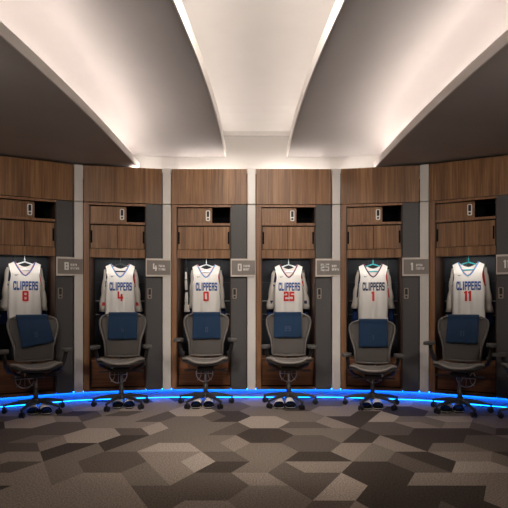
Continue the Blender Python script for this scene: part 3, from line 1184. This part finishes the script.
    cyl(bm, (0, 0), 0.058, 0.095, 0.150, 24, 0.042)
    D['base'] = (bm, M['chair_dark'])
    bm = B()
    sect = [(0.03, 0.125, 0.026, 0.024), (0.12, 0.124, 0.024, 0.020), (0.22, 0.110, 0.020, 0.016), (0.29, 0.095, 0.017, 0.013), (0.335, 0.086, 0.014, 0.011)]
    rings = []
    for x, z, w, h in sect:
        rings.append([bm.verts.new((x, a * w, z + b * h)) for a, b in ((-1, -.6), (-.75, .7), (0, 1), (.75, .7), (1, -.6), (0.6, -1), (-0.6, -1))])
    for r0, r1 in zip(rings, rings[1:]):
        for k in range(7):
            bm.faces.new((r0[k], r0[(k + 1) % 7], r1[(k + 1) % 7], r1[k]))
    bm.faces.new(rings[0]); bm.faces.new(list(reversed(rings[-1])))
    D['leg'] = (bm, M['chair_dark'])
    # caster: fork and two wheels, at the leg end
    bm = B()
    tube(bm, [(0.325, 0, 0.092), (0.325, 0, 0.062)], 0.009, 10)
    box(bm, 0.300, 0.345, -0.008, 0.008, 0.030, 0.066, 0.006)
    tube(bm, [(0.318, -0.026, 0.030), (0.318, 0.026, 0.030)], 0.006, 8)
    D['caster'] = (bm, M['black'])
    for s, nm in ((-1, 'wheelA'), (1, 'wheelB')):
        bm = B()
        n = 22
        prof = [(0.024, 0.010), (0.030, 0.013), (0.030, 0.023), (0.024, 0.026)]
        rr = []
        for (r, yy) in prof:
            rr.append([bm.verts.new((0.318 + r * math.cos(2 * PI * k / n), s * yy, 0.0305 + r * math.sin(2 * PI * k / n))) for k in range(n)])
        for a, b in zip(rr, rr[1:]):
            for k in range(n):
                bm.faces.new((a[k], a[(k + 1) % n], b[(k + 1) % n], b[k]))
        bm.faces.new(rr[0]); bm.faces.new(list(reversed(rr[-1])))
        D[nm] = (bm, M['black'])
    return D


def build_chair():
    D = chair_meshes()
    t = thing('office_chair', '', 'chair', group='office chairs at the lockers')
    sm = True
    up = (0, 0, SEAT_Z)
    U = []
    b = link('backrest', *D['back'], t, sm, loc=up); solid(b, 0.006); U.append(b)
    link('back_frame', *D['back_frame'], b, sm)
    link('spine', *D['spine'], b, sm)
    s = link('seat', *D['seat'], t, sm, loc=up); solid(s, 0.006); U.append(s)
    link('seat_rim', *D['seat_rim'], s, sm)
    link('seat_frame', *D['seat_frame'], s, sm)
    m = link('mechanism', *D['mechanism'], t, False, loc=up); U.append(m)
    link('lever', *D['lever'], m, False)
    for nm in ('armL', 'armR'):
        a = link('armrest', *D[nm + '_post'], t, sm, loc=up); U.append(a)
        link('arm_pad', *D[nm + '_pad'], a, False)
    link('gas_column', *D['gas_column'], t, sm)
    link('column_sleeve', *D['sleeve'], t, sm)
    link('base', *D['base'], t, False)
    lg = link('leg', *D['leg'], t, False)
    cs = link('caster', *D['caster'], t, False)
    w1 = link('wheel', *D['wheelA'], cs, False)
    w2 = link('wheel', *D['wheelB'], cs, False)
    return t, lg, cs


def copy_tree(o, parent=None):
    c = o.copy()
    COL.objects.link(c)
    if parent is not None:
        c.parent = parent
    for ch in list(o.children):
        copy_tree(ch, c)
    return c


proto, lg, cs = build_chair()
for k in range(1, 5):
    l2 = lg.copy(); COL.objects.link(l2); l2.parent = proto; l2.rotation_euler = (0, 0, 2 * PI * k / 5)
    c2 = copy_tree(cs, proto); c2.rotation_euler = (0, 0, 2 * PI * k / 5)

CHAIR_V = -0.345
# bay, sight of the column, turn of the chair, turn of the star base, lowering of the seat
CH = [(0, 35.8, -2, 6, -0.02, -0.07), (1, 121.5, 0, 9, 0.0, -0.075), (2, 205.6, 3.5, -3, 0.0, 0.0), (3, 288.8, -3, -9, 0.0, -0.08), (4, 372.6, 0, 11, -0.085, -0.09), (5, 459.8, 2, -4, -0.02, 0.0)]
CHAIRS = []


def set_chair(t, loc, rz, base, dz, arm, pull=0.01):
    t.location = loc
    t.rotation_euler = (0, 0, rz)
    j = c = 0
    for ch in t.children:
        n = ch.name.split('.')[0]
        if n in ('backrest', 'seat', 'mechanism', 'armrest'):
            ch.location = (0, 0, SEAT_Z + dz + (arm if n == 'armrest' else 0.0))
            if n == 'armrest':
                ch.location.x = pull if ch.data.name == 'armrest' else -pull
        elif n == 'gas_column':
            ch.scale = (1, 1, 1); ch.location = (0, 0, dz)
        elif n == 'leg':
            ch.rotation_euler = (0, 0, PI / 2 + R(base) + 2 * PI * j / 5); j += 1
        elif n == 'caster':
            ch.rotation_euler = (0, 0, PI / 2 + R(base) + 2 * PI * c / 5); c += 1


for k, (i, px, turn, base, dz, arm) in enumerate(CH):
    v = CHAIR_V
    u = solve_u(i, v, px)
    x, y = at(i, u, v)
    t = proto if k == 0 else copy_tree(proto)
    t['label'] = 'grey mesh office chair in front of the jersey numbered %s' % NUM[i]
    CHAIRS.append((t, (x, y, 0), R(BAYS[i][2] + turn), base, dz, arm))
t = copy_tree(proto)
t['label'] = 'office chair mostly outside the photo at the far right edge'
CHAIRS.append((t, (2.905, 5.62, 0), R(-47), -18, 0.0, -0.12))
for a, pull in zip(CHAIRS, (0.0, 0.028, 0.008, 0.052, 0.028, 0.0, 0.0)):
    set_chair(*a, pull)


# ------------------------------------------------------------------ towels over the chair backs
def make_towel(k, n, dz, skew, drop=0.305, cx=0.0, hw=0.172):
    bm = B()
    rnd = random.Random(60 + k)
    ph = rnd.uniform(0, 6)
    ztop = 0.03 + BH + 0.019
    prof = []                     # (y, z) from front hem over the top to the back hem
    nz = 14
    for j in range(nz + 1):
        z = ztop - drop + (drop - 0.015) * j / nz
        prof.append((back_y(z) - 0.022, z))
    y0 = back_y(ztop) + 0.010
    for a in (150, 110, 70, 30):
        prof.append((y0 + 0.030 * math.cos(R(a)), ztop - 0.010 + 0.016 * math.sin(R(a))))
    for j in range(1, 8):
        z = ztop - 0.02 - 0.20 * j / 7
        prof.append((back_y(z) + 0.036, z))
    P = []
    for j, (y, z) in enumerate(prof):
        row = []
        fr = max(0.0, 1 - j / nz)
        for c in range(15):
            u = -1 + 2 * c / 14
            yy = y - (0.006 * math.sin(u * 5 + ph) + 0.003 * math.sin(u * 11 + ph)) * fr
            yy -= 0.030 * abs(u) ** 2.2 * (0.35 if j <= nz else 0.2)
            row.append((cx + u * hw + skew * fr * 0.1, yy, z + 0.06 * skew * u * fr + 0.004 * math.sin(u * 6 + ph) * fr))
        P.append(row)
    grid(bm, P)

    def yf(x, z):
        u = (x - cx) / hw
        return back_y(z) - 0.022 - 0.0105 * abs(u) ** 2.2
    return bm, yf, ztop


TW = [(0, 0.55, 0.335, -0.01), (1, 0.0, 0.315, 0.0), (2, 0.06, 0.315, 0.0), (3, 0.0, 0.300, -0.010), (4, 0.02, 0.325, 0.012), (5, -0.02, 0.318, 0.0)]
for (k, skew, drop, cx) in TW:
    t, loc, rz, base, dz, arm = CHAIRS[k]
    bm, yf, zt = make_towel(k, NUM[k], dz, skew, drop, cx)
    o = link('towel', bm, M['towel'], None, True, loc=(loc[0], loc[1], SEAT_Z + dz), rotz=rz)
    md = o.modifiers.new('pile', 'SOLIDIFY'); md.thickness = 0.010; md.offset = 0
    tag(o, ('navy blue towel hung crookedly over the chair numbered %s' if k == 0 else 'navy blue towel draped over the chair back below jersey %s') % NUM[k], 'towel', 'towels on the chair backs')
    if k == 0:
        o['label'] = 'navy blue towel hung askew over the chair back below jersey 8'
    z0 = zt - drop * 0.74
    rc = text_rects(NUM[k], cx + 0.002 + skew * 0.06, z0, 0.032, 0.058, 0.012)
    link('embroidery', rects_mesh(rc, yf, 0.012 + 0.004), M['embroidery'], o)


# ------------------------------------------------------------------ slide sandals
def build_slide():
    t = thing('slide_sandal', '', 'sandal', group='slide sandals under the chairs')

    def foot(k):      # half widths along the sole, k 0 heel .. 1 toe
        pts = [(0, 0.022), (.06, 0.034), (.18, 0.039), (.4, 0.038), (.62, 0.047), (.8, 0.053), (.92, 0.046), (.98, 0.030), (1, 0.014)]
        for (a, x), (b, y) in zip(pts, pts[1:]):
            if k <= b:
                return x + (y - x) * (k - a) / (b - a)
        return 0.014
    L = 0.30
    out = []
    ks = [0, .03, .08, .18, .3, .45, .6, .7, .8, .88, .94, .98, 1]
    for k in ks:
        out.append((foot(k), L - L * k))
    for k in reversed(ks):
        out.append((-foot(k), L - L * k))
    bm = B()
    prism(bm, out, 0.0, 0.044)
    bmesh.ops.remove_doubles(bm, verts=bm.verts[:], dist=1e-4)
    bmesh.ops.bevel(bm, geom=[e for e in bm.edges if abs(e.verts[0].co.z - e.verts[1].co.z) < 1e-5], offset=0.007, segments=2, affect='EDGES')
    link('sole', bm, M['slide_black'], t)
    bm = B()
    prism(bm, [(x * 0.86, 0.012 + y * 0.92) for x, y in out], 0.044, 0.0475)
    link('footbed', bm, M['slide_black'], t)
    # pale line round the sole
    bm = B()
    tube(bm, [(x * 1.005, y * 1.0 , 0.016) for x, y in out[::1]][6:20], 0.0022, 6)
    link('sole_line', bm, M['slide_white'], t)
    # broad strap over the instep
    bm = B()
    P = []
    for j in range(7):
        y = 0.060 + 0.110 * j / 6
        w = 0.058 - 0.008 * j / 6
        hgt = 0.077 + 0.021 * j / 6
        row = []
        for c in range(15):
            th = PI * c / 14
            cx, sz = math.cos(th), math.sin(th)
            row.append((w * (abs(cx) ** 0.75) * (1 if cx >= 0 else -1), y + 0.012 * (1 - sz), 0.010 + (hgt - 0.010) * sz ** 0.7))
        P.append(row)
    grid(bm, P)
    st = solid(link('strap', bm, M['slide_black'], t, True), 0.007)
    bm = B()
    grid(bm, [[(x * 1.02, y - 0.002, z + 0.0045) for x, y, z in row[2:13]] for row in P])
    solid(link('strap_panel', bm, M['slide_white'], st, True), 0.004)
    bm = B()
    row = [(x, y - 0.003, z) for x, y, z in P[0]]
    tube(bm, row[1:-1], 0.0045, 6)
    link('strap_edge', bm, M['slide_black'], st, True)
    return t


slide = build_slide()
SH = [(0, 34.4, 47.5, 415.0, 3), (1, 117.6, 129.4, 408.8, 0), (2, 195.6, 208.4, 408.8, 0), (3, 279.2, 291.0, 409.0, 0), (4, 366.0, 378.4, 410.0, 0), (5, 444.6, 458.2, 413.0, 2)]
first = True
for (i, xa, xb, yb, tw) in SH:
    Y = EYE * 540 / (yb - 300.0)
    for q, px in enumerate((xa, xb)):
        t = slide if first else copy_tree(slide)
        first = False
        t.location = ((px - 254) / 540 * Y, Y - 0.02 + (0.012 if q else 0), 0.0)
        t.rotation_euler = (0, 0, R(BAYS[i][2] * 0.9 + (2 if q else -2) + tw))
        t['label'] = 'black slide sandal with pale strap, %s one of the pair below jersey %s' % (('left', 'right')[q], NUM[i])
